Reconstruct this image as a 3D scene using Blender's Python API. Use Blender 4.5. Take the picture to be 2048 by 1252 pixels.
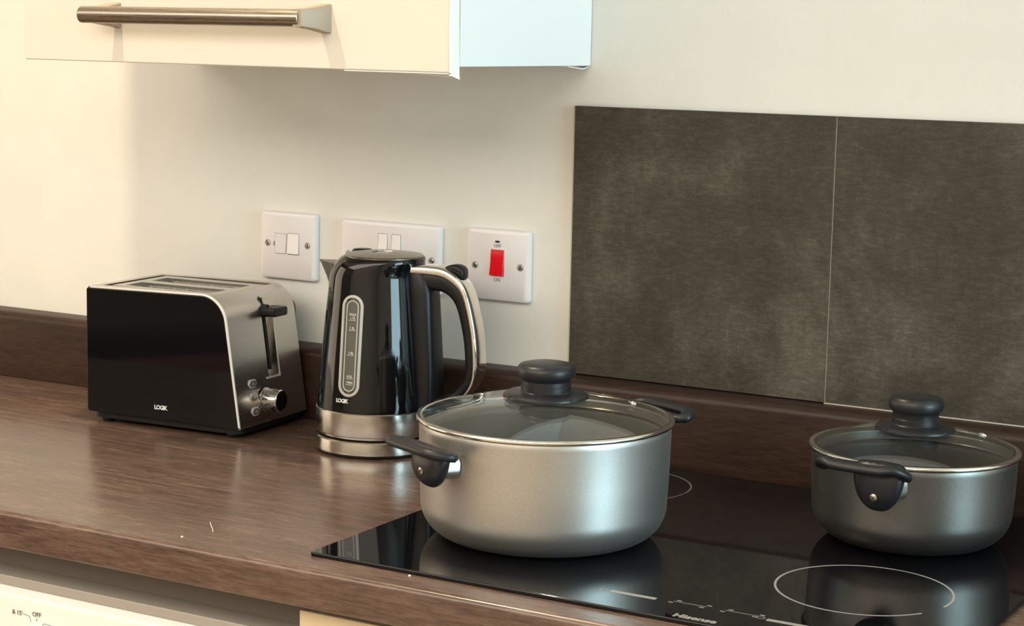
import bpy, bmesh, math, random
from mathutils import Vector, Matrix
for o in list(bpy.data.objects): bpy.data.objects.remove(o, do_unlink=True)
S = bpy.context.scene
C = S.collection
PI = math.pi
# ------------------------------------------------------------------ camera (z = 0 is the worktop surface)
cam_d = bpy.data.cameras.new('camera'); cam = bpy.data.objects.new('camera', cam_d); C.objects.link(cam)
S.camera = cam
yaw, pitch, roll = (math.radians(a) for a in (29.601, 8.2485, 1.1766))
fwd = Vector((-math.sin(yaw)*math.cos(pitch), math.cos(yaw)*math.cos(pitch), -math.sin(pitch)))
rt = Vector((math.cos(yaw), math.sin(yaw), 0)); up = rt.cross(fwd)
r2 = rt*math.cos(roll)+up*math.sin(roll); u2 = -rt*math.sin(roll)+up*math.cos(roll)
m = Matrix((r2, u2, -fwd)).transposed().to_4x4(); m.translation = Vector((1.2589, -1.9919, 0.4875))
cam.matrix_world = m
cam_d.sensor_width = 36; cam_d.lens = 36*3838/2048; cam_d.clip_start = .02
# ------------------------------------------------------------------ world, exposure, lights
S.view_settings.view_transform = 'Standard'; S.view_settings.look = 'None'
S.view_settings.gamma = 1; S.view_settings.use_curve_mapping = False
S.view_settings.exposure = 0.0
w = bpy.data.worlds.new('sky'); S.world = w; w.use_nodes = True
w.node_tree.nodes['Background'].inputs[0].default_value = (.75, .9, 1, 1)
w.node_tree.nodes['Background'].inputs[1].default_value = 1.0

def light(name, kind, loc, energy, color, size=None, target=None, **k):
    d = bpy.data.lights.new(name, kind); d.energy = energy; d.color = color
    for a, b in k.items(): setattr(d, a, b)
    o = bpy.data.objects.new(name, d); C.objects.link(o); o.location = loc
    if size: d.shape = 'RECTANGLE'; d.size, d.size_y = size
    if target is not None:
        o.rotation_euler = (Vector(target)-Vector(loc)).to_track_quat('-Z', 'Y').to_euler()
    return o
WX = 3.2                                            # right wall with the window
light('window_daylight', 'AREA', (WX+.06, -.85, .62), 60, (.60, .89, 1.0), (1.2, 1.3), (0, -.85, .60))
light('ceiling_downlight', 'SPOT', (-.268, -.545, 1.40), 50, (1.0, .80, .56), None, (-.28, -.42, 0),
      spot_size=math.radians(150), spot_blend=.6, shadow_soft_size=.015)
light('window_daylight', 'AREA', (-2.5, -.95, .45), 16, (1.0, .83, .62), (1.3, 1.3), (0, -.95, .40))
light('ceiling_fill', 'AREA', (-.3, -2.9, 1.42), 155, (1.0, .90, .775), (4.4, 2.3), (-.3, -2.9, 0))  # added soft fill below the ceiling, lifts the wall under the cabinet

# ------------------------------------------------------------------ helpers
def tag(o, label=None, cat=None, group=None, kind=None):
    if label: o['label'] = label
    if cat: o['category'] = cat
    if group: o['group'] = group
    if kind: o['kind'] = kind
    return o
def thing(name, label, cat, loc=(0, 0, 0), rz=0, group=None):
    o = bpy.data.objects.new(name, None); C.objects.link(o); o.location = loc; o.rotation_euler = (0, 0, rz)
    o.empty_display_size = .05
    return tag(o, label, cat, group)
def obj(name, bm, mat, parent=None, smooth=None, bevel=0, seg=3):
    if isinstance(bm, bmesh.types.BMesh):
        me = bpy.data.meshes.new(name); bmesh.ops.recalc_face_normals(bm, faces=bm.faces); bm.to_mesh(me); bm.free()
    else: me = bm; me.name = name
    o = bpy.data.objects.new(name, me); C.objects.link(o)
    if mat: me.materials.clear(); me.materials.append(mat)
    if parent: o.parent = parent
    if bevel:
        md = o.modifiers.new('bevel', 'BEVEL'); md.width = bevel; md.segments = seg; md.limit_method = 'ANGLE'; md.angle_limit = math.radians(40)
    if smooth is not None or bevel:
        for p in me.polygons: p.use_smooth = True
        try: me.set_sharp_from_angle(angle=math.radians(smooth if smooth else 40))
        except Exception: pass
    return o
def bake(o):
    dg = bpy.context.evaluated_depsgraph_get(); dg.update()
    me = bpy.data.meshes.new_from_object(o.evaluated_get(dg)); o.modifiers.clear(); old = o.data; o.data = me
    me.name = o.name
    return o
def cut(o, *bms):
    cs = []
    for b in bms:
        c = obj('cutter', b, None); c.parent = o.parent
        md = o.modifiers.new('cut', 'BOOLEAN'); md.object = c; md.operation = 'DIFFERENCE'; md.solver = 'EXACT'; cs.append(c)
    bake(o)
    for c in cs: me = c.data; bpy.data.objects.remove(c); bpy.data.meshes.remove(me)
    return o
def smooth_by(o, ang=35):
    for p in o.data.polygons: p.use_smooth = True
    try: o.data.set_sharp_from_angle(angle=math.radians(ang))
    except Exception: pass
    return o
def box(x0, x1, y0, y1, z0, z1, bm=None):
    bm = bm or bmesh.new()
    v = [bm.verts.new((x, y, z)) for x in (x0, x1) for y in (y0, y1) for z in (z0, z1)]
    for f in ((0, 1, 3, 2), (4, 6, 7, 5), (0, 4, 5, 1), (2, 3, 7, 6), (0, 2, 6, 4), (1, 5, 7, 3)): bm.faces.new([v[i] for i in f])
    return bm
def lathe(prof, n=96, bm=None, closed=False):
    """prof: list of (r, z) or (r, z, xoffset)"""
    bm = bm or bmesh.new(); rings = []
    for p in prof:
        r, z = p[0], p[1]; ox = p[2] if len(p) > 2 else 0
        if r < 1e-6: rings.append([bm.verts.new((ox, 0, z))])
        else: rings.append([bm.verts.new((ox+r*math.cos(2*PI*i/n), r*math.sin(2*PI*i/n), z)) for i in range(n)])
    pairs = list(zip(rings, rings[1:]))
    if closed: pairs.append((rings[-1], rings[0]))
    for a, b in pairs:
        for i in range(n):
            j = (i+1) % n
            if len(a) == 1 and len(b) == 1: continue
            if len(a) == 1: bm.faces.new((a[0], b[i], b[j]))
            elif len(b) == 1: bm.faces.new((a[i], a[j], b[0]))
            else: bm.faces.new((a[i], a[j], b[j], b[i]))
    return bm
def rpoly(pts, seg=8):
    """pts: (x, y, radius); returns a polygon with rounded corners"""
    out = []; n = len(pts)
    for i, (x, y, r) in enumerate(pts):
        p = Vector((x, y)); a = Vector(pts[i-1][:2])-p; b = Vector(pts[(i+1) % n][:2])-p
        if r <= 0: out.append((x, y)); continue
        a.normalize(); b.normalize(); half = a.angle(b)/2; d = r/math.tan(half)
        c = p+(a+b).normalized()*(r/math.sin(half)); s = p+a*d-c; e = p+b*d-c
        ang = s.angle_signed(e)
        for k in range(seg+1):
            t = -ang*k/seg
            out.append((c.x+s.x*math.cos(t)-s.y*math.sin(t), c.y+s.x*math.sin(t)+s.y*math.cos(t)))
    return out
def prism(poly, d0, d1, axis='y', bm=None):
    bm = bm or bmesh.new()
    def P(a, b, d): return {'y': (a, d, b), 'z': (a, b, d), 'x': (d, a, b)}[axis]
    A = [bm.verts.new(P(a, b, d0)) for a, b in poly]; B = [bm.verts.new(P(a, b, d1)) for a, b in poly]
    n = len(poly); bm.faces.new(A); bm.faces.new(B[::-1])
    for i in range(n): bm.faces.new((A[i], B[i], B[(i+1) % n], A[(i+1) % n]))
    return bm
def rrect(x0, x1, y0, y1, r, seg=6): return rpoly([(x0, y0, r), (x1, y0, r), (x1, y1, r), (x0, y1, r)], seg)
def stadium(w, h, n=12):
    """vertical stadium, half width w, half height h, centred"""
    return [(w*math.cos(t), (h-w)+w*math.sin(t)) for t in [PI*k/n for k in range(n+1)]]+[(w*math.cos(t), -(h-w)+w*math.sin(t)) for t in [PI+PI*k/n for k in range(n+1)]]
def annulus(outer, inner, d0, d1, axis='z', bm=None):
    bm = bm or bmesh.new()
    def P(a, b, d): return {'y': (a, d, b), 'z': (a, b, d), 'x': (d, a, b)}[axis]
    L = [[bm.verts.new(P(a, b, d)) for a, b in pl] for pl, d in ((outer, d0), (outer, d1), (inner, d1), (inner, d0))]
    n = len(outer)
    for k in range(4):
        A, B = L[k], L[(k+1) % 4]
        for i in range(n): j = (i+1) % n; bm.faces.new((A[i], A[j], B[j], B[i]))
    return bm
def catmull(P, m=8):
    out = []; n = len(P)
    for i in range(n-1):
        p0, p1, p2, p3 = (Vector(P[max(0, min(n-1, i+k))]) for k in (-1, 0, 1, 2))
        for s in range(m):
            t = s/m
            out.append(.5*((2*p1)+(p2-p0)*t+(2*p0-5*p1+4*p2-p3)*t*t+(3*p1-p0-3*p2+p3)*t**3))
    out.append(Vector(P[-1])); return out
def sweep(secs, bm=None, closed=False):
    """secs: list of rings (lists of points) of equal length"""
    bm = bm or bmesh.new(); R = [[bm.verts.new(p) for p in s] for s in secs]; n = len(R[0])
    for a, b in list(zip(R, R[1:]))+([(R[-1], R[0])] if closed else []):
        for i in range(n): j = (i+1) % n; bm.faces.new((a[i], a[j], b[j], b[i]))
    if not closed: bm.faces.new(R[0]); bm.faces.new(R[-1][::-1])
    return bm
def supere(k, n, e=.5):
    t = 2*PI*k/n; c, s = math.cos(t), math.sin(t)
    return math.copysign(abs(c)**e, c), math.copysign(abs(s)**e, s)
def cylx(p0, p1, r, n=24, bm=None):
    bm = bm or bmesh.new(); p0 = Vector(p0); p1 = Vector(p1); q = (p1-p0).to_track_quat('Z', 'Y')
    rings = [[bm.verts.new(p+q @ Vector((r*math.cos(2*PI*i/n), r*math.sin(2*PI*i/n), 0))) for i in range(n)] for p in (p0, p1)]
    bm.faces.new(rings[0][::-1]); bm.faces.new(rings[1])
    for i in range(n): j = (i+1) % n; bm.faces.new((rings[0][i], rings[0][j], rings[1][j], rings[1][i]))
    return bm
def text_mesh(s, size, depth=.0002, bold=0, spacing=1.0, align='CENTER', shear=0):
    c = bpy.data.curves.new('t', 'FONT'); c.body = s; c.size = size; c.extrude = depth; c.offset = bold; c.space_character = spacing; c.shear = shear
    c.align_x = align; c.align_y = 'CENTER'; c.resolution_u = 3
    o = bpy.data.objects.new('t', c); C.objects.link(o)
    dg = bpy.context.evaluated_depsgraph_get(); dg.update()
    me = bpy.data.meshes.new_from_object(o.evaluated_get(dg)); bpy.data.objects.remove(o); bpy.data.curves.remove(c)
    return me
def place_text(name, s, size, mat, parent, loc, face='y', **k):
    """face 'y': reads in the xz plane looking towards +y; 'z': lies flat"""
    me = text_mesh(s, size, **k)
    if face == 'y': M = Matrix.Translation(loc) @ Matrix.Rotation(PI/2, 4, 'X')
    elif face == 'z': M = Matrix.Translation(loc)
    me.transform(M); return obj(name, me, mat, parent)

# ------------------------------------------------------------------ materials
def mat(name, col, rough=.5, metal=0, spec=.5, coat=0, **k):
    m = bpy.data.materials.new(name); m.use_nodes = True; b = m.node_tree.nodes['Principled BSDF']
    b.inputs['Base Color'].default_value = (*col, 1); b.inputs['Roughness'].default_value = rough
    b.inputs['Metallic'].default_value = metal; b.inputs['Specular IOR Level'].default_value = spec
    b.inputs['Coat Weight'].default_value = coat; b.inputs['Coat Roughness'].default_value = .03
    return m
def N(m, t, **k):
    n = m.node_tree.nodes.new(t)
    for a, b in k.items(): setattr(n, a, b)
    return n
def L(m, a, b): m.node_tree.links.new(a, b)
def noise_tex(m, scale, detail=4, rough=.55, stretch=(1, 1, 1), rot=(0, 0, 0), dist=0):
    tc = N(m, 'ShaderNodeTexCoord'); mp = N(m, 'ShaderNodeMapping'); mp.inputs['Scale'].default_value = stretch; mp.inputs['Rotation'].default_value = rot
    n = N(m, 'ShaderNodeTexNoise'); n.inputs['Scale'].default_value = scale; n.inputs['Detail'].default_value = detail
    n.inputs['Roughness'].default_value = rough; n.inputs['Distortion'].default_value = dist
    L(m, tc.outputs['Object'], mp.inputs[0]); L(m, mp.outputs[0], n.inputs[0]); return n
def ramp(m, src, stops):
    r = N(m, 'ShaderNodeValToRGB'); e = r.color_ramp.elements
    while len(e) < len(stops): e.new(.5)
    for k, (p, c) in enumerate(stops): e[k].position = p; e[k].color = (*c, 1)
    L(m, src, r.inputs[0]); return r
def mixc(m, fac, a, b, mode='MIX'):
    x = N(m, 'ShaderNodeMix', data_type='RGBA', blend_type=mode)
    for s, v in ((x.inputs[0], fac), (x.inputs[6], a), (x.inputs[7], b)):
        if hasattr(v, 'links') or isinstance(v, bpy.types.NodeSocket): L(m, v, s)
        elif isinstance(v, (int, float)): s.default_value = v
        else: s.default_value = (*v, 1)
    return x.outputs[2]
def bump(m, src, strength, dist=.001, prev=None):
    b = N(m, 'ShaderNodeBump'); b.inputs['Strength'].default_value = strength; b.inputs['Distance'].default_value = dist
    L(m, src, b.inputs['Height'])
    if prev: L(m, prev, b.inputs['Normal'])
    return b.outputs[0]
def bsdf(m): return m.node_tree.nodes['Principled BSDF']

M = {}
# painted plaster
m = M['wall'] = mat('wall_paint', (.74, .70, .63), .62, spec=.3)
n1 = noise_tex(m, 260, 3); n2 = noise_tex(m, 9, 5, .6); n3 = noise_tex(m, 30, 4, .6, (1, 1, .35), (0, .3, 0), 1.5)
c = ramp(m, n2.outputs[0], [(.3, (.695, .685, .64)), (.7, (.735, .725, .68))])
sp = noise_tex(m, 70, 2, .5); rs = ramp(m, sp.outputs[0], [(.0, (.86, .86, .86)), (.25, (1, 1, 1)), (1, (1, 1, 1))])
L(m, mixc(m, 1.0, c.outputs[0], rs.outputs[0], 'MULTIPLY'), bsdf(m).inputs['Base Color'])
b1 = bump(m, n3.outputs[0], .35, .0012); L(m, bump(m, n1.outputs[0], .15, .0004, b1), bsdf(m).inputs['Normal'])
M['wall_dark'] = mat('wall_paint_taupe', (.50, .46, .38), .8)
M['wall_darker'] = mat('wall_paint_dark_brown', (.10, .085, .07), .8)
M['ceiling'] = mat('ceiling_paint', (.8, .78, .74), .8)
m = M['floor'] = mat('floor_vinyl', (.16, .12, .09), .4)
L(m, ramp(m, noise_tex(m, 3, 6, .6, (1, 8, 1)).outputs[0], [(.3, (.30, .22, .15)), (.7, (.46, .36, .26))]).outputs[0], bsdf(m).inputs['Base Color'])
# dark walnut laminate
def wood(name, a, b, c_, rough, spec=.5):
    m = mat(name, b, rough, spec=spec)
    g = noise_tex(m, 9, 8, .62, (1.3, 12, 12), dist=.8); p = noise_tex(m, 5, 5, .55, (1.2, 3, 3)); f = noise_tex(m, 160, 3, .6, (.35, 3, 3))
    r = ramp(m, g.outputs[0], [(.25, a), (.5, b), (.75, c_)])
    r2 = ramp(m, p.outputs[0], [(.3, (.8, .79, .79)), (.7, (1.15, 1.13, 1.12))]); r3 = ramp(m, f.outputs[0], [(.35, (.72, .7, .7)), (.65, (1.15, 1.15, 1.15))])
    col = mixc(m, 1, mixc(m, 1, r.outputs[0], r2.outputs[0], 'MULTIPLY'), r3.outputs[0], 'MULTIPLY')
    L(m, col, bsdf(m).inputs['Base Color'])
    rr = ramp(m, g.outputs[0], [(.3, (rough-.03,)*3), (.7, (rough+.05,)*3)]); L(m, rr.outputs[0], bsdf(m).inputs['Roughness'])
    L(m, bump(m, f.outputs[0], .12, .0004), bsdf(m).inputs['Normal'])
    return m
M['worktop'] = wood('worktop_walnut_laminate', (.070, .043, .031), (.118, .075, .055), (.175, .118, .090), .23)
M['upstand'] = wood('upstand_walnut_laminate', (.026, .013, .008), (.036, .018, .011), (.048, .025, .016), .42, .3)
# slate-look porcelain
m = M['tile'] = mat('tile_porcelain', (.06, .05, .04), .42, spec=.35)
a = noise_tex(m, 5.5, 9, .68, (1, 1, 1), dist=.25); b = noise_tex(m, 130, 8, .78, (.5, 1, 1.7)); c = noise_tex(m, 70, 4, .7, (3, 1, .35)); d = noise_tex(m, 900, 2)
ra = ramp(m, a.outputs[0], [(.34, (.030, .026, .019)), (.5, (.048, .041, .030)), (.66, (.098, .086, .066))])
rb = ramp(m, b.outputs[0], [(.35, (.78, .78, .78)), (.5, (1, 1, 1)), (.72, (1.75, 1.72, 1.7))])
rc = ramp(m, c.outputs[0], [(.3, (.9, .9, .9)), (.62, (1, 1, 1)), (.8, (1.5, 1.5, 1.5))]); rd = ramp(m, d.outputs[0], [(.3, (.8, .8, .8)), (.7, (1.2, 1.2, 1.2))])
x = mixc(m, 1, ra.outputs[0], rb.outputs[0], 'MULTIPLY'); x = mixc(m, 1, x, rc.outputs[0], 'MULTIPLY'); x = mixc(m, 1, x, rd.outputs[0], 'MULTIPLY')
L(m, x, bsdf(m).inputs['Base Color']); L(m, bump(m, b.outputs[0], .1, .0006), bsdf(m).inputs['Normal'])
M['grout'] = mat('grout_pale', (.50, .46, .36), .8)
M['sealant'] = mat('sealant_grey', (.42, .38, .32), .35)
M['sealant_light'] = mat('button_outline_grey', (.45, .44, .42), .4)
M['door'] = mat('door_cream_gloss', (.72, .68, .61), .16, coat=.3)
M['cab_side'] = mat('cabinet_side_white', (.80, .82, .82), .3)
M['edging'] = mat('edging_white', (.88, .87, .83), .3)
def brushed(name, col, rough, stretch=(1, 60, 60), amt=.12, scale=20):
    m = mat(name, col, rough, 1.0); n = noise_tex(m, scale, 4, .7, stretch)
    r = ramp(m, n.outputs[0], [(.3, (max(rough-amt, .03),)*3), (.7, (rough+amt,)*3)]); L(m, r.outputs[0], bsdf(m).inputs['Roughness'])
    return m
M['nickel'] = brushed('handle_brushed_nickel', (.36, .325, .275), .30, (1, 60, 60))
M['nickel_matt'] = mat('post_matt_nickel', (.40, .33, .26), .6, .6)
M['steel'] = brushed('toaster_brushed_steel', (.56, .55, .52), .26, (1, 1, 40), .018)
M['steel_band'] = brushed('band_brushed_steel', (.74, .71, .66), .19, (1, 1, 40), .04)
M['trim_steel'] = mat('trim_polished_steel', (.85, .84, .80), .3, .5)
M['chrome'] = mat('chrome', (.80, .79, .77), .06, 1)
M['rim'] = mat('lid_rim_steel', (.72, .69, .62), .14, 1)
M['black_gloss'] = mat('black_gloss_paint', (.004, .004, .0045), .05, spec=.42, coat=0)
M['black_plastic'] = mat('black_plastic', (.007, .007, .008), .38, spec=.3)
M['bakelite'] = mat('bakelite_black', (.011, .012, .015), .38, spec=.38)
m = M['bakelite']; L(m, bump(m, noise_tex(m, 1200, 2).outputs[0], .1, .0002), bsdf(m).inputs['Normal'])
M['bakelite_brown'] = mat('bakelite_dark_brown', (.030, .022, .018), .24)
M['dark'] = mat('dark_recess', (.004, .004, .004), .6)
M['white_plastic'] = mat('switch_white_plastic', (.72, .69, .70), .28)
M['rocker_white'] = mat('rocker_white_plastic', (.80, .77, .75), .25)
M['red'] = mat('red_rocker', (.62, .004, .012), .16, coat=.5)
M['screw'] = mat('screw_steel', (.55, .5, .42), .3, 1)
M['slot_dark'] = mat('slot_dark', (.02, .018, .016), .6)
M['print_grey'] = mat('print_grey', (.16, .16, .17), .6)
M['print_white'] = mat('print_white', (.75, .75, .72), .5)
M['print_hob'] = mat('hob_print_grey', (.26, .25, .235), .45)
m = M['pot'] = mat('pot_metallic_paint', (.5, .49, .47), .41, .95)
n = noise_tex(m, 1500, 2); r = ramp(m, n.outputs[0], [(.3, (.44, .43, .41)), (.7, (.58, .57, .55))]); L(m, r.outputs[0], bsdf(m).inputs['Base Color'])
m = M['pot_dark'] = mat('small_pot_metallic_paint', (.22, .215, .205), .38, .95)
n = noise_tex(m, 1500, 2); r = ramp(m, n.outputs[0], [(.3, (.15, .145, .135)), (.7, (.23, .225, .21))]); L(m, r.outputs[0], bsdf(m).inputs['Base Color'])
M['pot_inside'] = mat('pot_nonstick_inside', (.12, .12, .11), .32)
M['pot_inside_dark'] = mat('pot_nonstick_dark', (.05, .052, .05), .32)
M['hob'] = mat('hob_black_glass', (.003, .003, .004), .035, spec=.45)
M['machine'] = mat('machine_white_enamel', (.82, .80, .76), .3)
M['machine_shade'] = mat('machine_shade_grey', (.34, .31, .27), .35)
M['machine_lid'] = mat('machine_lid_grey', (.16, .14, .12), .5)
M['unit'] = mat('unit_cream_laminate', (.62, .50, .33), .4)
M['crumb'] = mat('crumb_pale', (.8, .74, .62), .7)
def glass(name, tint, refl=1.0, rough=.01):
    m = bpy.data.materials.new(name); m.use_nodes = True; nt = m.node_tree; nt.nodes.clear()
    o = N(m, 'ShaderNodeOutputMaterial'); t = N(m, 'ShaderNodeBsdfTransparent'); g = N(m, 'ShaderNodeBsdfGlossy'); f = N(m, 'ShaderNodeFresnel'); mx = N(m, 'ShaderNodeMixShader')
    t.inputs[0].default_value = (*tint, 1); g.inputs['Roughness'].default_value = rough; f.inputs[0].default_value = 1.5
    gm = N(m, 'ShaderNodeNewGeometry'); ir = N(m, 'ShaderNodeMapRange'); L(m, gm.outputs['Backfacing'], ir.inputs[0])
    ir.inputs['To Min'].default_value = 1.5; ir.inputs['To Max'].default_value = 1/1.5; L(m, ir.outputs[0], f.inputs[0])   # thin pane: the same reflectance from both sides
    L(m, f.outputs[0], mx.inputs[0]); L(m, t.outputs[0], mx.inputs[1]); L(m, g.outputs[0], mx.inputs[2]); L(m, mx.outputs[0], o.inputs[0]); return m
M['glass'] = glass('lid_glass', (.97, .98, .97))
M['gauge_clear'] = mat('gauge_clear_plastic', (.45, .44, .40), .18)
M['gauge_inner'] = mat('gauge_window_smoked', (.10, .095, .08), .12)

# ------------------------------------------------------------------ the room
X0, X1, Y1, ZF, ZC = -2.6, WX, -4.2, -.90, 1.45
def struct(name, bm, mt, parent=None, **k):
    o = obj(name, bm, mt, parent, **k); o['kind'] = 'structure'; return o
struct('wall_back', box(X0-.1, X1+.1, 0, .1, ZF, ZC), M['wall'])
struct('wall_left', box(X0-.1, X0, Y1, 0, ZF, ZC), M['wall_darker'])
struct('wall_front', box(X0-.1, X1+.1, Y1-.1, Y1, ZF, ZC), M['wall_dark'])
struct('floor', box(X0-.1, X1+.1, Y1-.1, .1, ZF-.1, ZF), M['floor'])
struct('ceiling', box(X0-.1, X1+.1, Y1-.1, .1, ZC, ZC+.1), M['ceiling'])
wr = struct('wall_right', box(X1, X1+.1, Y1, 0, ZF, ZC), M['wall'])
cut(wr, box(X1-.05, X1+.2, -1.50, -.20, -.06, 1.30))
wf = struct('window_1', annulus(rrect(-1.50, -.20, -.06, 1.30, .002, 1), rrect(-1.45, -.25, -.01, 1.25, .002, 1), X1, X1+.05, 'x'), M['edging'])

# ------------------------------------------------------------------ worktop and upstand
FY, TH = -.601, .038
prof = rpoly([(FY, 0, .006), (FY, -TH, .003), (-.0005, -TH, 0), (-.0005, 0, 0)], 6)
wt = obj('worktop', prism(prof, -1.3, 1.35, 'x'), M['worktop'], smooth=30)
tag(wt, 'dark walnut-look laminate kitchen worktop with a rounded front edge', 'worktop')
UT, UH = .040, .0913
prof = rpoly([(-UT, .0003, .001), (-.0005, .0003, 0), (-.0005, UH, .001), (-UT, UH, .011)], 6)
us = obj('upstand', prism(prof, -1.3, 1.35, 'x'), M['upstand'], smooth=30)
tag(us, 'dark brown wood-look upstand running along the wall behind the worktop', 'upstand')
# ------------------------------------------------------------------ splashback tiles
sp_ = thing('splashback', 'dark slate-look tiled splashback on the wall behind the hob', 'splashback', (.2107, 0, UH))
TT, TZ = .0085, .3160
for k, x0 in enumerate((0, .3208, .6416)):
    t = obj('tile', box(x0, x0+.3195, -TT, -.001, .0012, TZ), M['tile'], sp_, bevel=.0006, seg=2)
obj('grout', box(.3195, .3208, -TT+.0016, -.001, .0012, TZ-.001), M['grout'], sp_)
obj('grout', box(.6403, .6416, -TT+.0016, -.001, .0012, TZ-.001), M['grout'], sp_)
obj('edge_trim', box(-.0022, 0, -TT+.001, -.001, .0, TZ), M['grout'], sp_, bevel=.0005)
obj('sealant_bead', box(.32, .9605, -TT-.0022, -.001, -.0001, .0015), M['sealant'], sp_, bevel=.0009)

# ------------------------------------------------------------------ wall cabinet
CX0, CX1, CZ0, CZ1, CD = -.3552, .2258, .4537, 1.17, -.2925
cab = thing('wall_cabinet', 'cream gloss wall cabinet with a long bar handle above the toaster', 'cabinet', (CX0, 0, CZ0))
W_ = CX1-CX0
obj('side_panel', box(W_-.018, W_, CD, -.001, 0, CZ1-CZ0), M['cab_side'], cab, bevel=.0006)['label'] = 'pale bluish white end panel facing the window'
obj('side_panel', box(0, .018, CD, -.001, 0, CZ1-CZ0), M['cab_side'], cab, bevel=.0006)
obj('bottom_panel', box(.018, W_-.018, CD, -.001, .0, .018), M['cab_side'], cab)
obj('top_panel', box(.018, W_-.018, CD, -.001, CZ1-CZ0-.018, CZ1-CZ0), M['cab_side'], cab)
DY = -.3133
door = obj('door', box(0, W_-.001, DY, DY+.0165, -.006, CZ1-CZ0), M['door'], cab, bevel=.0014)
# vinyl edging that has come loose at the lower right corner
pe = [(W_-.001, DY+.0005), (W_+.0004, DY+.0005), (W_+.0004, DY+.018), (W_-.001, DY+.018)]
secs = []
for z, o_, lean in ((CZ1-CZ0, 0, 0), (.12, 0, 0), (.05, .0, .0), (.01, .0008, .0012), (-.006, .0014, .0026), (-.009, .0020, .0034)):
    secs.append([(x+o_*(1 if i in (1, 2) else .3), y-(lean if i in (2, 3) else 0)*.2, z-(.004*o_/.002 if i in (2, 3) else 0)) for i, (x, y) in enumerate(pe)])
obj('edging', sweep(secs), M['edging'], cab)['label'] = 'white vinyl edging peeling at the bottom corner'
bm = sweep([[(x, DY+.0005, -.0062), (x, DY+.0185, -.0062-.0035*t), (x, DY+.0185, -.0078-.0045*t), (x, DY+.0005, -.0072)] for x, t in ((W_-.13, 0), (W_-.05, .25), (W_+.0015, 1))])
obj('loose_lip', bm, M['edging'], cab)
# hinge cover dangling below the side panel at the back
obj('hanging_strip', sweep([[(W_-.012, -.052+.05*t, -.0002-.0028*s), (W_-.002, -.052+.05*t, -.0002-.0028*s), (W_-.002, -.052+.05*t, -.0012-.0028*s), (W_-.012, -.052+.05*t, -.0012-.0028*s)] for t, s in ((0, 0), (.5, .7), (.72, 1), (.9, .5), (1, 0))]), M['edging'], cab)
hz, hy = .0465, DY-.030
HX0, HX1 = .1155, .436
bar = obj('handle', cylx((HX0+.0, hy, hz), (HX1-.018, hy, hz), .0094, 32), M['nickel'], cab, smooth=40, bevel=.0012)
for sx, (a, b) in ((1, (HX0+.010, HX0+.030)), (-1, (HX1-.032, HX1))):
    if sx == 1:   # left post: wide foot on the door narrowing into the bar
        secs = [[(x, y, z) for x, z in rrect(xa, xb, hz-h, hz+h, .0015, 3)] for y, xa, xb, h in ((DY+.0002, HX0+.023, HX0+.031, .0145), (DY-.008, HX0+.019, HX0+.031, .0125), (hy+.004, HX0+.006, HX0+.030, .0090))]
    else:         # right post flares outwards at the end
        secs = [[(x, y, z) for x, z in rrect(xa, xb, hz-h, hz+h, .0015, 3)] for y, xa, xb, h in ((DY+.0002, HX1-.014, HX1-.001, .0155), (DY-.008, HX1-.016, HX1-.003, .0140), (hy+.010, HX1-.019, HX1-.006, .0115), (hy-.0065, HX1-.025, HX1-.014, .0092))]
    pst = obj('handle_post', sweep(secs), M['nickel_matt'], cab, smooth=30); pst.parent = bar

# ------------------------------------------------------------------ switches and socket on the wall
def plate(t, w_, h_):
    s0 = rrect(0, w_, 0, h_, .004, 5); mid = rrect(.0008, w_-.0008, .0008, h_-.0008, .004, 5); top = rrect(.0035, w_-.0035, .0035, h_-.0035, .004, 5)
    secs = [[(x, y, z) for x, z in s] for s, y in ((s0, -.0006), (s0, -.0055), (mid, -.0078), (top, -.0092))]
    return smooth_by(obj('plate', sweep(secs), M['white_plastic'], t), 30)
def screw(t, x, z, y=-.0092, ang=.4):
    s = obj('screw', lathe([(0, .0004), (.0022, .0006), (.0031, .0001), (.0033, -.001), (0, -.001)], 20), M['screw'], t, smooth=30)
    s.data.transform(Matrix.Translation((x, y, z)) @ Matrix.Rotation(PI/2, 4, 'X'))
    sl = obj('slot', box(-.0027, .0027, y-.0008, y-.0001, -.0005, .0005), M['slot_dark'], s)
    sl.data.transform(Matrix.Translation((x, 0, z)) @ Matrix.Rotation(ang, 4, 'Y'))
    rg = obj('recess', annulus([(.0042*math.cos(a), .0042*math.sin(a)) for a in [k*PI/10 for k in range(20)]], [(.0033*math.cos(a), .0033*math.sin(a)) for a in [k*PI/10 for k in range(20)]], y-.0002, y+.0004, 'y'), M['print_grey'], s)
    rg.data.transform(Matrix.Translation((x, 0, z)))
def rocker(t, x0, x1, z0, z1, mt, y=-.0092, out=.003, name='rocker'):
    zm = (z0+z1)/2
    pr = [(y+.001, z0), (y-out, z0+.0006), (y-out*.45, zm), (y-.0006, z1-.0004), (y+.001, z1)]
    return obj(name, prism(pr, x0, x1, 'x'), mt, t, bevel=.0006, seg=3)
def frame_line(t, x0, x1, z0, z1, wdt=.0005, mt='print_grey', y=-.0092, name='recess_line'):
    return obj(name, annulus(rrect(x0-wdt, x1+wdt, z0-wdt, z1+wdt, .0008, 2), rrect(x0, x1, z0, z1, .0006, 2), y-.0002, y+.0003, 'y'), M[mt], t)
t = thing('fused_switch', 'square white fused switch plate with one rocker above the toaster', 'switch', (-.243, 0, .1706))
plate(t, .086, .086)
obj('fuse_carrier', box(.0235, .0405, -.0100, -.0088, .033, .0585), M['white_plastic'], t, bevel=.0004); frame_line(t, .0235, .0405, .033, .0585)
obj('fuse_notch', box(.0212, .0222, -.0096, -.009, .0425, .048), M['slot_dark'], t)
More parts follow.
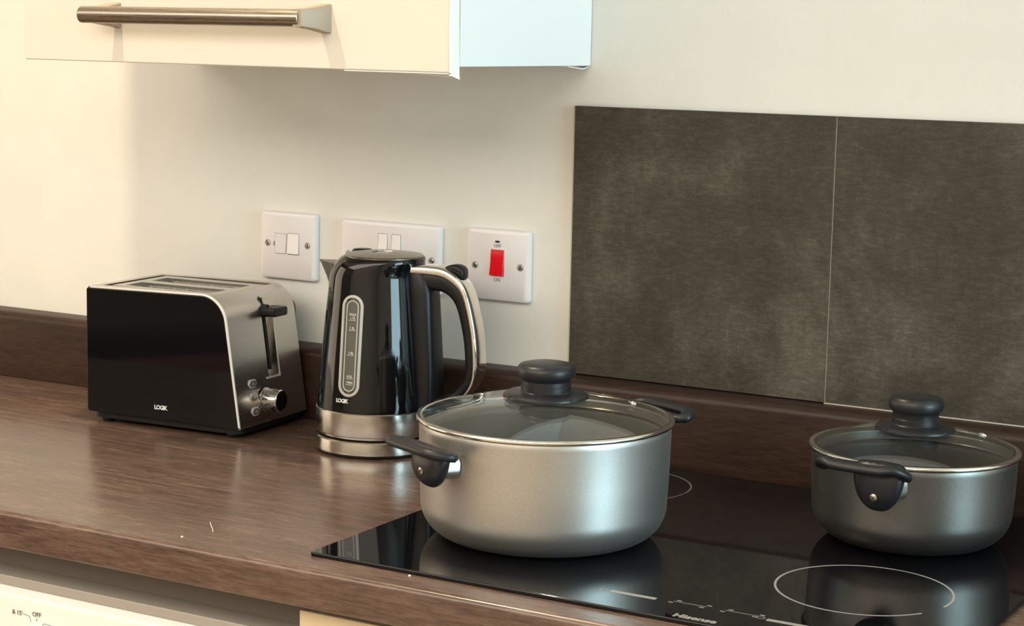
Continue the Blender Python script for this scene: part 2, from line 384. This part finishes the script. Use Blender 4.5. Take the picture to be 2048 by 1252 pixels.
rocker(t, .0435, .0605, .033, .0595, M['rocker_white']); frame_line(t, .0435, .0605, .033, .0595)
screw(t, .0115, .0455, ang=1.1); screw(t, .0740, .0455, ang=1.9)
t = thing('double_socket', 'wide white double socket half hidden behind the black kettle', 'socket', (-.117, 0, .1681))
plate(t, .146, .086)
for x0 in (.0565, .0765):
    rocker(t, x0, x0+.0125, .044, .0715, M['rocker_white'], out=.0026); frame_line(t, x0, x0+.0125, .044, .0715)
for cx_ in (.036, .110):
    for dx, dz, w2, h2 in ((0, .030, .002, .004), (-.011, .014, .0032, .002), (.011, .014, .0032, .002)):
        obj('pin_hole', box(cx_+dx-w2, cx_+dx+w2, -.0096, -.0088, dz-h2, dz+h2), M['slot_dark'], t)
screw(t, .0115, .043); screw(t, .1345, .043)
t = thing('cooker_switch', 'square white cooker switch plate with a large red rocker', 'switch', (.0681, 0, .1697))
plate(t, .086, .086)
rocker(t, .0335, .0520, .0305, .0625, M['red'], out=.0042); frame_line(t, .0325, .0530, .0295, .0635, .0007, 'rocker_white')
obj('indicator', box(.0395, .0455, -.0098, -.009, .0705, .0730), M['slot_dark'], t, bevel=.0003)
place_text('lettering', 'OFF', .0058, M['print_grey'], t, (.0428, -.0094, .0665)); place_text('lettering', 'ON', .0058, M['print_grey'], t, (.0428, -.0094, .0255))
screw(t, .0115, .0415, ang=.9); screw(t, .0745, .0425, ang=2.2)

# ------------------------------------------------------------------ toaster
t = thing('toaster', 'two-slot toaster with glossy black front and brushed steel end', 'toaster', (-.360, -.2075, 0), math.radians(3.2))
TL, TD = .229, .145
def tprof(i, zb):
    return rpoly([(i, zb, .001), (TL-i, zb, .001), (TL-.0205-i*1.05, .150, .06), (TL-.030-i, .1735-i, .0275), (.001+i, .1715-i, .006)], 8)
pts = [(.0, .013, .002), (TL, .013, .002), (TL-.024, .1740, .036), (.001, .1705, .005)]
def offs(i): return [(.0+i, .013+i*.2, .002), (TL-i*1.15, .013+i*.2, .002), (TL-.024-i*1.3, .1740-i, .036-i), (.001+i, .1705-i, .005)]
shell = obj('shell', prism(rpoly(offs(0), 14), 0, TD, 'y'), M['steel'], t)
cut(shell, box(.016, .184, .012, .133, .1625, .20),
    box(TL-.022, TL+.01, .0715, .0955, .066, .150),
    box(TL-.030, TL+.01, .0765, .0815, .074, .166))
smooth_by(shell, 25)
tr_o, tr_i = rpoly(offs(0), 14)[29:47], rpoly(offs(.0021), 14)[29:47]
obj('trim_strip', sweep([[(a, -.0016, b), (a, .0003, b), (c_, .0003, d), (c_, -.0020, d)] for (a, b), (c_, d) in zip(tr_o, tr_i)]), M['trim_steel'], t, smooth=40)['label'] = 'bright steel edge line along the top and right of the black front'
fp = obj('front_panel', prism(rpoly([(.0003, .0132, .004), (TL-.0026, .0132, .002), (TL-.024-.0030, .1740-.0023, .0337), (.0003, .1705-.0023, .003)], 14), -.0018, .0005, 'y'), M['black_gloss'], t, bevel=.0010)
bp = obj('back_panel', sweep([[(x, y, z) for x, z in rpoly(offs(i), 10)] for i, y in ((.0012, TD-.0005), (.0012, TD+.002), (.006, TD+.0045))]), M['black_plastic'], t, smooth=40)
obj('rear_cord_bulge', sweep([[(.165+(a-0)*s+.0, TD+y, .130+b*s) for a, b in rrect(-.05, .042, -.024, .024, .012, 5)] for y, s in ((.004, 1), (.010, .96), (.0135, .85), (.0150, .6))]), M['black_plastic'], t, smooth=40)
# toasting tray with the two slots
tray = obj('slot_tray', box(.027, .182, .015, .126, .155, .1712), M['steel'], t)
for y0 in (.024, .076):
    cut(tray, box(.040, .168, y0, y0+.034, .10, .2))
smooth_by(tray, 25)
obj('tray_well', box(.0165, .1835, .0125, .1325, .1626, .1632), M['dark'], t)
for y0 in (.026, .078):
    b_ = bmesh.new()
    for x in range(7): cylx((.050+x*.018, y0+.002, .1615), (.050+x*.018, y0+.028, .1655), .0007, 8, b_)
    for yy in (.005, .025): cylx((.042, y0+yy, .1655), (.166, y0+yy, .1655), .0008, 8, b_)
    obj('bread_guide_wires', b_, M['chrome'], t)
obj('base', prism(rrect(.004, TL-.004, .003, TD-.002, .012), .006, .0135, 'z'), M['black_plastic'], t)
for x, y in ((.020, .016), (TL-.022, .016), (.020, TD-.018), (TL-.022, TD-.018)):
    obj('foot', lathe([(0, .0004), (.0075, .0004), (.0085, .002), (.0085, .007), (0, .007)], 20), M['black_plastic'], t, smooth=40).data.transform(Matrix.Translation((x, y, 0)))
# end face features: slanted plane through (TL,.013) and (TL-.024,.174)
def ex(z): return TL-.024*(z-.013)/.161
tilt = math.atan(.024/.161)
obj('lever_slot', prism([(ex(.0745)-.005, .0745), (ex(.0745)-.001, .0745), (ex(.150)-.001, .150), (ex(.162)-.0035, .162), (ex(.162)-.006, .162)], .0767, .0813, 'y'), M['dark'], t)
obj('channel_edge', prism([(ex(.066)-.0006, .066), (ex(.066)+.0006, .066), (ex(.140)+.0004, .140), (ex(.140)-.0006, .140)], .0950, .0966, 'y'), M['trim_steel'], t)
obj('channel_edge', prism([(ex(.0645)-.0006, .0645), (ex(.0645)+.0007, .0645), (ex(.0668)+.0007, .0668), (ex(.0668)-.0006, .0668)], .0665, .0966, 'y'), M['trim_steel'], t)
b_ = prism(rrect(.0705, .1005, .1405, .1515, .003), ex(.145)-.001, ex(.145)+.020, 'x')
lev = obj('lever', b_, M['black_plastic'], t, bevel=.0015)
obj('lever_stem', prism(rrect(.0755, .0825, .139, .1545, .002), ex(.145)-.004, ex(.145)+.005, 'x'), M['black_plastic'], t, bevel=.001)
for k, z in enumerate((.0635, .0470, .0300)):
    x = ex(z); o = rpoly([(.0255, z, .003), (.0295, z+.0052, .002), (.0395, z+.0052, .002), (.0435, z, .003), (.0395, z-.0052, .002), (.0295, z-.0052, .002)], 4)
    i_ = [(.0345+(a-.0345)*.80, z+(b-z)*.72) for a, b in o]
    bt = obj('button', prism(o, x-.001, x+.0012, 'x'), M['sealant_light'], t, bevel=.0004)
    obj('button_cap', prism(i_, x+.0008, x+.0018, 'x'), M['gauge_inner'], bt, bevel=.0004)
    s_ = obj('button_symbol', box(x+.0018, x+.0020, .0315, .0375, z-.0016, z+.0016), M['print_hob'], bt, bevel=.0002)
dial = obj('dial', lathe([(.0148, 0), (.0148, .003), (.0138, .0035), (.0138, .022), (.0130, .0232), (.0122, .0232)], 48), M['chrome'], t, smooth=30)
cap = obj('dial_cap', lathe([(.0122, .0228), (.0118, .0236), (0, .0238)], 40), M['black_gloss'], dial, smooth=40)
for o in (dial, cap): o.data.transform(Matrix.Translation((ex(.041), .0585, .041)) @ Matrix.Rotation(PI/2, 4, 'Y'))
place_text('logo', 'LOGIK', .0072, M['print_white'], t, (.113, -.0024, .0285), bold=.00022, spacing=.86)

# ------------------------------------------------------------------ kettle (local +x points along the handle)
KA = math.radians(6)
kx, ky = .0195, -.1325
pb = thing('power_base', 'round steel-rimmed power base standing under the black kettle', 'kettle base', (kx, ky, 0), KA)
obj('base_plate', lathe([(0, .0003), (.067, .0003), (.069, .002), (.069, .006), (0, .006)], 96), M['black_plastic'], pb, smooth=40)
obj('steel_ring', lathe([(.0690, .0035), (.0712, .0045), (.0715, .008), (.0708, .0185), (.069, .0200), (.0672, .0195), (0, .0195)], 128), M['steel_band'], pb, smooth=35)
k = thing('kettle', 'tall glossy black jug kettle with chrome handle and water gauge', 'kettle', (kx, ky, .0215), KA)
ZB = .0215
def kr(z):   # body radius at worktop-based height z
    P = [(.0225, .0700), (.050, .0700), (.055, .0685), (.10, .0652), (.15, .0605), (.20, .0553), (.212, .0540)]
    for (a, ra), (b, rb) in zip(P, P[1:]):
        if z <= b: return ra+(rb-ra)*(z-a)/(b-a)
    return P[-1][1]
obj('steel_band', lathe([(.0, .0005), (.0665, .0005), (.0668, .003), (.0702, .0035), (.0708, .005), (.0704, .0300), (.0690, .0312), (.067, .0312)], 128), M['steel_band'], k, smooth=35)
body = [(.067, .0310)]+[(kr(z)-(.0006 if z < .056 else 0), z-ZB) for z in (.0530, .056, .075, .10, .125, .15, .175, .19, .20, .207)]
body += [(.0537, .2125-ZB, .0010), (.0530, .218-ZB, .0030), (.0515, .2235-ZB, .006), (.0495, .2275-ZB, .0085), (.0475, .2292-ZB, .0095), (.0466, .2282-ZB, .0098), (0, .2275-ZB, .0098)]
obj('body', lathe(body, 128), M['black_gloss'], k, smooth=40)
lid = obj('lid', lathe([(.0463, .2275-ZB, .0098), (.0463, .2300-ZB, .0098), (.045, .2315-ZB, .0098), (.030, .2335-ZB, .0098), (.015, .2340-ZB, .0098), (.0145, .2325-ZB, .0098), (.009, .2318-ZB, .0098), (0, .2318-ZB, .0098)], 96), brushed('lid_steel', (.30, .27, .235), .30), k, smooth=30)
obj('lid_button', lathe([(0, .2316-ZB, .0098), (.0138, .2316-ZB, .0098), (.0130, .2330-ZB, .0098), (0, .2334-ZB, .0098)], 40), M['black_gloss'], lid, smooth=30)
# pouring spout: V-shaped lip of grey metal on the far side from the handle
secs = []
for z, rr, hw in ((.172, .0590, .004), (.185, .0610, .009), (.200, .0665, .014), (.2145, .0745, .018), (.2185, .0770, .019)):
    rb = kr(z)-.006; ring = []
    for a in range(9):
        u_ = -1+a/4.0; ring.append((-(rr-(rr-rb)*abs(u_)**1.25), hw*u_, z-ZB+.0015*(1-abs(u_))*(z > .21)))
    ring += [(-(rb-.006), hw*.9, z-ZB), (-(rb-.006), -hw*.9, z-ZB)]
    secs.append(ring)
obj('spout', sweep(secs), mat('spout_grey_metal', (.23, .215, .19), .34, .8), k, smooth=50)
obj('spout_collar', sweep([[(-.033+.013*math.cos(a)*s, .026+.013*math.sin(a)*s, z-ZB) for a in [2*PI*i/24 for i in range(24)]] for z, s in ((.220, 1.05), (.2300, 1), (.2325, .85), (.2335, .5))]), M['black_gloss'], k, smooth=50)
# handle
outer = [(.050, .2225), (.074, .2232), (.098, .2195), (.1195, .202), (.1325, .160), (.1375, .118), (.1345, .094), (.122, .075), (.100, .0605), (.066, .0490)]
inner = [(.050, .1960), (.074, .1940), (.092, .1915), (.1065, .178), (.1160, .145), (.1195, .113), (.1185, .094), (.107, .079), (.092, .0715), (.066, .0660)]
O = catmull([(a, b, 0) for a, b in outer], 6); I = catmull([(a, b, 0) for a, b in inner], 6)
def hsec(p, q, w2, e=.55, n=20):
    c = (p+q)/2; h = (q-p)/2; out = []
    for i in range(n):
        cu, su = supere(i, n, e); out.append((c.x+h.x*cu, w2*su, c.y+h.y*cu-ZB))
    return out
nS = len(O)
grip = [hsec(I[i], I[i]+(O[i]-I[i])*.80, .0125+.003*max(0, 1-i/10), .6) for i in range(nS)]
hnd = obj('handle', sweep(grip), M['black_plastic'], k, smooth=60)
chs = []
for i in range(nS-9):
    tail = max(0, (i-(nS-22))/13.0)
    chs.append(hsec(I[i]+(O[i]-I[i])*(.58+.24*min(1, tail)), O[i], (.0150+.003*max(0, 1-i/8))*(1-.25*min(1, tail)), .5))
obj('handle_shell', sweep(chs), M['chrome'], hnd, smooth=60)['label'] = 'mirror chrome outer strip of the handle'
strap = []
for z, s1, w2 in ((.2215, .062, .014), (.212, .070, .017), (.19, .0775, .0185), (.15, .0800, .0195), (.10, .0830, .020), (.065, .0830, .020), (.054, .080, .019)):
    s0 = kr(z)-.012
    strap.append([(s0+(s1-s0)*(.5+.5*cu), w2*su, z-ZB) for cu, su in [supere(i, 20, .55) for i in range(20)]])
obj('handle_strap', sweep(strap), M['black_plastic'], hnd, smooth=60)
sw = [[(.090+.026*t_, w2*su, .2200+.0+dz+h*cu-ZB) for cu, su in [supere(i, 16, .6) for i in range(16)]] for t_, w2, dz, h in ((0, .006, .0005, .001), (.15, .0085, .0012, .003), (.5, .0095, .0015, .005), (.85, .0090, -.002, .007), (1, .008, -.007, .0065))]
pw = obj('power_switch', sweep(sw), M['black_plastic'], hnd, smooth=80); sd = pw.modifiers.new('round', 'SUBSURF'); sd.levels = sd.render_levels = 2
# wrap flat shapes on the body: (s across, z) -> surface
def wrap_pt(s, z, az, off): r = kr(z)+off; a = az+s/kr(z); return (r*math.cos(a), r*math.sin(a), z-ZB)
GA = math.radians(-84)-KA
def wrap_ring(ou, inn, z0, az, h0, h1):
    b_ = bmesh.new(); LL = [[b_.verts.new(wrap_pt(a, z0+c_, az, h)) for a, c_ in pl] for pl, h in ((ou, h0), (ou, h1*.7), ([((a*.75+a2*.25), (c_*.75+c2*.25)) for (a, c_), (a2, c2) in zip(ou, inn)], h1), (inn, h1*.8), (inn, h0))]
    n = len(ou)
    for kk in range(4):
        for i in range(n): j = (i+1) % n; b_.faces.new((LL[kk][i], LL[kk][j], LL[kk+1][j], LL[kk+1][i]))
    return b_
def wrap_strip(hw, hh, z0, az, h):
    b_ = bmesh.new(); rows = []
    for i in range(25):
        zz = -hh+2*hh*i/24; e_ = abs(zz)-(hh-hw); wv = math.sqrt(max(0, hw*hw-e_*e_)) if e_ > 0 else hw; wv = max(wv, .0002)
        rows.append([b_.verts.new(wrap_pt(-wv+2*wv*j/6, z0+zz, az, h)) for j in range(7)])
    for a, b2 in zip(rows, rows[1:]):
        for j in range(6): b_.faces.new((a[j], a[j+1], b2[j+1], b2[j]))
    return b_
gz = .1305
gf = obj('water_gauge', wrap_ring(stadium(.0134, .0585, 14), stadium(.0102, .0553, 14), gz, GA, -.001, .0020), M['gauge_clear'], k, smooth=50)
gf['label'] = 'tall clear oval water-level window'
obj('gauge_window', wrap_strip(.0098, .0549, gz, GA, .0004), M['gauge_inner'], gf, smooth=50)
obj('gauge_float_tube', wrap_ring(stadium(.0078, .0525, 10), stadium(.0064, .0511, 10), gz, GA, .0002, .0011), M['gauge_clear'], gf, smooth=50)
def wrap_text(name, s, size, z, az, mt, parent, off=.0012, **kk):
    me = text_mesh(s, size, **kk)
    for v in me.vertices: v.co = Vector(wrap_pt(v.co.x, z+v.co.y, az, off+v.co.z))
    return obj(name, me, mt, parent)
for s_, z_ in (('MAX', .1665), ('1.7L', .1625), ('1.5L', .1510), ('1.0L', .1225), ('0.5L', .0955), ('MIN', .0885)):
    wrap_text('gauge_marking', s_, .0042, z_, GA+.02, M['print_white'], gf)
    if s_ != 'MAX':
        b_ = bmesh.new(); vs = [b_.verts.new(wrap_pt(a, z_-c_, GA+.02, .0013)) for a, c_ in ((-.0045, .0022), (.004, .0022), (.004, .0026), (-.0045, .0026))]; b_.faces.new(vs)
        b_.faces.ensure_lookup_table(); obj('gauge_line', b_, M['print_white'], gf)
wrap_text('logo', 'LOGIK', .0062, .0665, math.radians(-91)-KA, M['print_white'], k, off=.0003, bold=.0002, spacing=.86)

# ------------------------------------------------------------------ hob
HX, HY_, HW, HD, HT = .2345, -.5635, .612, .515, .004
hob = thing('hob', 'black glass induction hob set on the worktop under both pots', 'hob', (HX, HY_, .0002))
obj('glass_top', prism(rrect(0, HW, 0, HD, .003), 0, HT, 'z'), M['hob'], hob, bevel=.0009, seg=2)
def ringmark(cx_, cy_, r, a0=0, a1=360, wd=.0011, gap=None):
    b_ = bmesh.new(); n = 120; P = []
    for i in range(n+1):
        a = math.radians(a0+(a1-a0)*i/n); P.append([b_.verts.new((cx_-HX+q*math.cos(a), cy_-HY_+q*math.sin(a), HT+h)) for q, h in ((r-wd, .00002), (r-wd, .00012), (r+wd, .00012), (r+wd, .00002))])
    for a, b2 in zip(P, P[1:]):
        for j in range(4): b_.faces.new((a[j], a[(j+1) % 4], b2[(j+1) % 4], b2[j]))
    return obj('zone_ring', b_, M['print_hob'], hob)
ringmark(.7161, -.3909, .0785, -10, 328)
ringmark(.3520, -.1500, .0780, 0, 358, .0009)
def flat(name, poly): return obj(name, prism([(a-HX, b-HY_) for a, b in poly], HT+.00002, HT+.00014, 'z'), M['print_hob'], hob)
flat('slider_mark', rrect(.5290, .5735, -.5240, -.5180, .0010, 3)); flat('slider_mark', rrect(.6775, .7220, -.5265, -.5205, .0010, 3))
for x in (.5225, .671):
    obj('power_symbol', annulus([(x-HX+.0042*math.cos(a), -.521-HY_+.0034*math.sin(a)) for a in [i*PI/12 for i in range(24)]], [(x-HX+.0034*math.cos(a), -.521-HY_+.0027*math.sin(a)) for a in [i*PI/12 for i in range(24)]], HT+.00002, HT+.00014), M['print_hob'], hob)
for x0, x1 in ((.5890, .6200), (.6375, .6690)):
    flat('control_line', [(x0, -.5187), (x1, -.5187), (x1, -.5180), (x0, -.5180)])
    for xx, yy in ((x0-.001, -.5225), (x0+.004, -.5148), (x1-.003, -.5222), (x1+.001, -.5142)):
        flat('key_mark', rrect(xx-.0024, xx+.0024, yy-.0009, yy+.0009, .0008, 2))
place_text('logo', 'Hisense', .0125, M['print_hob'], hob, (.6255-HX, -.5545-HY_, HT+.00005), face='z', bold=.0005, spacing=1.0, depth=.0001, shear=.0)

# ------------------------------------------------------------------ pots
def make_pot(name, label, loc, R_, H, zl, bodym, phi, wob, hz_, hw_):
    """R_ rim radius, H rim height above hob, phi azimuth of the first handle"""
    p = thing(name, label, 'pot', loc)
    th = .0022
    prof = [(0, .0003)]+[(R_-.036+.0325*math.sin(k_*PI/28), .0003+.0337*(1-math.cos(k_*PI/28))) for k_ in range(14)]+[(R_-.0035, .034), (R_-.002, H*.6), (R_-.0012, H-.006), (R_-.0006, H-.0012), (R_-.0012, H-.0002)]
    ins = [(R_-.0030, H-.0004), (R_-.0040, H-.002), (R_-.0044, H-.0120), (R_-.0068, H-.0132), (R_-.0072, H-.016), (R_-.0068, H*.5), (R_-.008, .026), (R_-.014, .012), (R_-.026, .0048), (R_-.040, .0035), (0, .0035)]
    bo = obj('body', lathe(prof+ins, 160), bodym, p, smooth=40)
    me = bo.data; me.materials.append(M['pot_inside'] if R_ > .11 else M['pot_inside_dark'])
    for f in me.polygons:
        c_ = f.center; r_ = math.hypot(c_.x, c_.y)
        if (c_.z > .0033 and r_ < R_-.0042 and (f.normal.x*c_.x+f.normal.y*c_.y < 0 or (f.normal.z > .5 and c_.z < .02))): f.material_index = 1
    be = 1.0 if R_ > .11 else 1.28
    bo_ = .008 if R_ > .11 else .015
    for zr in (H-.0095, H-.0150):
        obj('inner_ridge', lathe([(R_-.0044, zr+.0011), (R_-.0062, zr+.0004), (R_-.0062, zr-.0004), (R_-.0044, zr-.0011)], 128), M['rim'], p, smooth=60)
    for a0 in (phi, phi+180):
        if a0 != phi: hz_ += .008 if R_ > .11 else -.018
        A = Matrix.Rotation(math.radians(a0), 4, 'Z')
        # loop grip: swept ring on a rounded D path
        path = rpoly([(R_+.0110, -hw_, .013), (R_+.0325, -hw_, .020), (R_+.0325, hw_, .020), (R_+.0110, hw_, .013)], 9)
        n = len(path); secs = []
        for i in range(n):
            a = Vector(path[i-1]); b = Vector(path[(i+1) % n]); q = Vector(path[i]); tg = (b-a).normalized(); nm = Vector((tg.y, -tg.x))
            outf = max(0, min(1, (q.x-(R_+.010))/.022)); ra = .0066+.0012*outf; rh = .0046
            zc = hz_+.005*outf-wob*(q.y/hw_)**2+wob*.45*math.cos(q.y/hw_*PI*2.2)*outf
            secs.append([(q.x+nm.x*ra*cu, q.y+nm.y*ra*cu, zc+rh*su) for cu, su in [supere(j, 14, .8) for j in range(14)]])
        hm = M['bakelite']
        h = obj('handle', sweep(secs, closed=True), hm, p, smooth=70)
        # bracket under the grip carrying the screw
        secs = []
        for z, xo, hw, xi in ((.004, .020, .026, .004), (-.004, .0255, .0258, .004), (-.012, .0270, .0245, .005), (-.020, .0262, .0220, .006), (-.027, .0235, .0170, .008), (-.0315, .0195, .0105, .011), (-.0333, .0165, .0050, .0125)):
            xc = R_+(xo+xi)/2; hx_ = (xo-xi)/2
            secs.append([(xc+hx_*cu, bo_+hw*su, hz_+z*be) for cu, su in [supere(j, 20, .72) for j in range(20)]])
        br = obj('bracket', sweep(secs), hm, h, smooth=60)
        lug = obj('mounting_lug', sweep([[(x, bo_+yy*s, hz_-.0135*be*be+zz*s) for yy, zz in rrect(-.0195, .0195, -.0115, .0115, .009, 5)] for x, s in ((R_-.004, 1.05), (R_+.004, 1), (R_+.012, .92))]), bodym if name == 'saucepan' else M['steel_lug'], h, smooth=50)
        sc = obj('screw', lathe([(0, .0009), (.002, .0008), (.0036, 0), (.0036, -.002), (0, -.002)], 20), M['screw'], h, smooth=40)
        sc.data.transform(Matrix.Translation((R_+.0268, bo_, hz_-.0170*be*be)) @ Matrix.Rotation(PI/2+.10, 4, 'Y'))
        for s_ in (0, 1):
            cr = obj('screw_cross', box(-.0022, .0022, -.0004, .0004, .0006, .0011), M['slot_dark'], h)
            cr.data.transform(Matrix.Translation((R_+.0268, bo_, hz_-.0170*be*be)) @ Matrix.Rotation(PI/2+.10, 4, 'Y') @ Matrix.Rotation(.6+s_*PI/2, 4, 'Z'))
        for o in (h, br): sd = o.modifiers.new('round', 'SUBSURF'); sd.levels = sd.render_levels = 1
        for o in (h, br, lug, sc)+tuple(c_ for c_ in h.children if c_.name.startswith('screw_cross')): o.data.transform(A)
    return p
M['steel_lug'] = mat('lug_satin_aluminium', (.62, .61, .59), .30, 1)
def make_lid(label, loc, R_, dome, ks, vent):
    """loc at the pot rim; dome = height of the glass at the flange"""
    l = thing('pot_lid', label, 'pot lid', loc)
    obj('rim', lathe([(R_-.0035, .0000), (R_+.0006, .0002), (R_+.0016, .0014), (R_+.0014, .0034), (R_+.0002, .0044), (R_-.0040, .0046), (R_-.0046, .0040), (R_-.0040, .0034)], 192, closed=True), M['rim'], l, smooth=70)
    pr = []
    rt_ = R_-.003
    for i in range(15):
        f = i/14; r_ = rt_*(1-f)+.014*f; u_ = r_/rt_
        pr.append((r_, .0038+(dome-.0038)*(1-u_**2.2)/(1-(.014/rt_)**2.2)))
    g = lathe(pr+[(r_, z_-.0030) for r_, z_ in pr[::-1]], 128, closed=True)
    obj('glass_dome', g, M['glass'], l, smooth=60)
    s = ks
    kb = [(0, dome+.0008), (.040*s, dome-.0015), (.0418*s, dome-.0005), (.0415*s, dome+.0015), (.038*s, dome+.0035), (.0255*s, dome+.0045), (.0245*s, dome+.0055), (.0245*s, dome+.0105), (.0240*s, dome+.0110), (.0240*s, dome+.0155), (.0255*s, dome+.0175), (.0282*s, dome+.0205), (.0288*s, dome+.0245), (.0280*s, dome+.0285), (.0255*s, dome+.0312), (.020*s, dome+.0325), (0, dome+.0328)]
    kn = obj('knob', lathe(kb, 72), M['bakelite'], l, smooth=35)
    for a in (-120, -25, 80, 170):
        a = math.radians(a); q = Vector((.0405*s*math.cos(a), .0405*s*math.sin(a), dome+.001))
        obj('flange_notch', cylx(q-Vector((0, 0, .0015)), q+Vector((0, 0, .0018)), .0016, 10), M['dark'], kn)
    va = math.radians(vent); vr = R_*.70; u_ = vr/rt_; vz = .0038+(dome-.0038)*(1-u_**2.2)/(1-(.014/rt_)**2.2)
    v = obj('steam_vent', lathe([(.0022, .0004), (.0048, .0006), (.0045, .0016), (.0026, .0020), (.0022, .0014)], 24, closed=True), M['chrome'], l, smooth=40)
    v.data.transform(Matrix.Translation((vr*math.cos(va), vr*math.sin(va), vz)) @ Matrix.Rotation(.3, 4, Vector((-math.sin(va), math.cos(va), 0))))
    return l
HZ = .0002+HT
make_pot('casserole_pot', 'large grey metallic casserole pot on the front left of the hob', (.383, -.380, HZ), .1240, .1135, .119, M['pot'], -114, 0, .0985, .045)
make_lid('clear glass lid with black knob covering the large casserole pot', (.383, -.380, HZ+.1136), .1245, .0235, 1.0, 40)
make_pot('casserole_pot', 'smaller darker grey casserole pot at the rear right of the hob', (.693, -.192, HZ), .1005, .0885, .095, M['pot_dark'], -95, .009, .0945, .0425)
make_lid('smaller glass lid with black knob on the rear right pot', (.693, -.192, HZ+.0886), .1012, .0215, .93, 40)

# ------------------------------------------------------------------ below the worktop
wm = thing('washing_machine', 'white washing machine with printed control panel under the worktop', 'washing machine', (-.364, -.575, ZF))
ZT = -ZF-.0755
obj('casing', box(.002, .592, .012, .555, .01, ZT-.004), M['machine'], wm)
obj('machine_lid', box(.002, .592, .030, .555, ZT-.004, ZT+.026), M['machine_lid'], wm)
fa = obj('control_panel', prism(rpoly([(.012, ZT-.13, 0), (-.012, ZT-.13, .004), (-.011, ZT-.016, .006), (-.002, ZT-.0105, .002), (.012, ZT-.0105, 0)], 6), 0, .594, 'x'), M['machine'], wm, smooth=30)
obj('shade_strip', box(0, .594, -.0015, .03, ZT-.0105, ZT), M['machine_shade'], wm, bevel=.0012)  # grey strip paints in the worktop's shadow above the white panel
obj('door_panel', box(0, .594, -.006, .012, .10, ZT-.132), M['machine'], wm, bevel=.003)
obj('plinth', box(.01, .584, .03, .05, .0, .098), M['machine_lid'], wm)
Zr = ZT-.0
def wz(z): return z-ZF
place_text('lettering', 'OFF', .0068, M['print_grey'], wm, (.2755, -.0118, wz(-.1065)))
place_text('lettering', '& 15\'', .0068, M['print_grey'], wm, (.2490, -.0118, wz(-.1085)))
obj('panel_line', box(.2750, .2755, -.0118, -.0112, wz(-.1135), wz(-.1105)), M['print_grey'], wm)
def pline(pts, name='panel_line', wd=.0003):
    b_ = bmesh.new()
    for (a, b), (c_, d_) in zip(pts, pts[1:]): cylx((a, -.0113, b), (c_, -.0113, d_), wd, 6, b_)
    obj(name, b_, M['print_grey'], wm)
pline([(.2555, wz(-.1085)), (.2640, wz(-.1095)), (.2663, wz(-.1115)), (.2672, wz(-.116))])
pline([(.2820, wz(-.1200)), (.2830, wz(-.1165)), (.2850, wz(-.1145)), (.2960, wz(-.1150))])
dl = obj('program_dial', lathe([(.020, 0), (.020, .003), (.0175, .004), (.0165, .016), (.0155, .0175), (0, .018)], 48), M['machine'], wm, smooth=40)
dr = obj('dial_ring', lathe([(.0162, .0150), (.0172, .0155), (.0168, .0172), (.0158, .0172)], 48, closed=True), M['chrome'], dl, smooth=40)
for o in (dl, dr): o.data.transform(Matrix.Translation((.2755, -.0112, wz(-.137))) @ Matrix.Rotation(PI/2, 4, 'X'))
bc = thing('base_cabinet', 'cream laminate base cabinet below the hob beside the washing machine', 'cabinet', (.235, -.56, ZF))
obj('carcass', box(.0, .61, 0, .54, .10, -ZF-.0385), M['cab_side'], bc)
obj('door', box(.0, .61, -.020, -.001, .11, -ZF-.0480), M['unit'], bc, bevel=.001)
obj('plinth', box(.0, .61, .03, .05, .0, .099), M['unit'], bc)
bc = thing('base_cabinet', 'wide cream base cabinet to the left of the washing machine', 'cabinet', (-1.29, -.56, ZF))
obj('carcass', box(.0, .92, 0, .54, .10, -ZF-.0385), M['cab_side'], bc)
obj('door', box(.0, .92, -.020, -.001, .11, -ZF-.0480), M['unit'], bc, bevel=.001)
obj('plinth', box(.0, .92, .03, .05, .0, .099), M['unit'], bc)

# ------------------------------------------------------------------ crumbs and a fibre
b_ = bmesh.new(); F = catmull([(.0, .0, .0008), (-.006, .007, .0012), (-.014, .015, .001), (-.025, .027, .0008)], 5)
for a, b in zip(F, F[1:]): cylx(a, b, .00035, 6, b_)
f = obj('fibre', b_, M['crumb']); f.location = FIB = (.1065, -.5465, 0); tag(f, 'short pale fibre lying on the worktop left of the hob', 'fibre')
for (x, y), lb in (((.0942, -.5786), 'tiny pale crumb near the worktop front edge beside the fibre'), ((.3497, -.5695), 'tiny pale crumb on the worktop edge in front of the hob')):
    c_ = obj('crumb', lathe([(0, 0), (.0012, .0003), (.0013, .0010), (.0007, .0016), (0, .0017)], 9), M['crumb'], smooth=50); c_.location = (x, y, 0); tag(c_, lb, 'crumb')

# ------------------------------------------------------------------ unseen armchair, added to give the toaster front its dark reflection
M['maroon'] = mat('maroon_fabric', (.10, .012, .022), .85); M['black_fabric'] = mat('black_fabric', (.010, .010, .010), .9)
a = thing('armchair', 'low maroon armchair with a black back cushion, added for the dark reflection in the toaster front', 'armchair', (-1.55, -1.95, ZF), math.radians(-50))
obj('seat', box(-.30, .30, -.32, .28, .22, .40), M['maroon'], a, bevel=.04, seg=4)
obj('backrest', box(-.30, .30, .20, .36, .22, .66), M['maroon'], a, bevel=.05, seg=4)
obj('back_cushion', box(-.27, .27, .08, .22, .41, .72), M['black_fabric'], a, bevel=.05, seg=4)
for x in (-.37, .31): obj('armrest', box(x, x+.06, -.32, .34, .20, .52), M['maroon'], a, bevel=.02, seg=3)
for x in (-.33, .33):
    for y in (-.27, .30): obj('leg', lathe([(0, 0), (.014, 0), (.020, .22), (0, .22)], 16), M['black_plastic'], a, smooth=40).data.transform(Matrix.Translation((x, y, 0)))
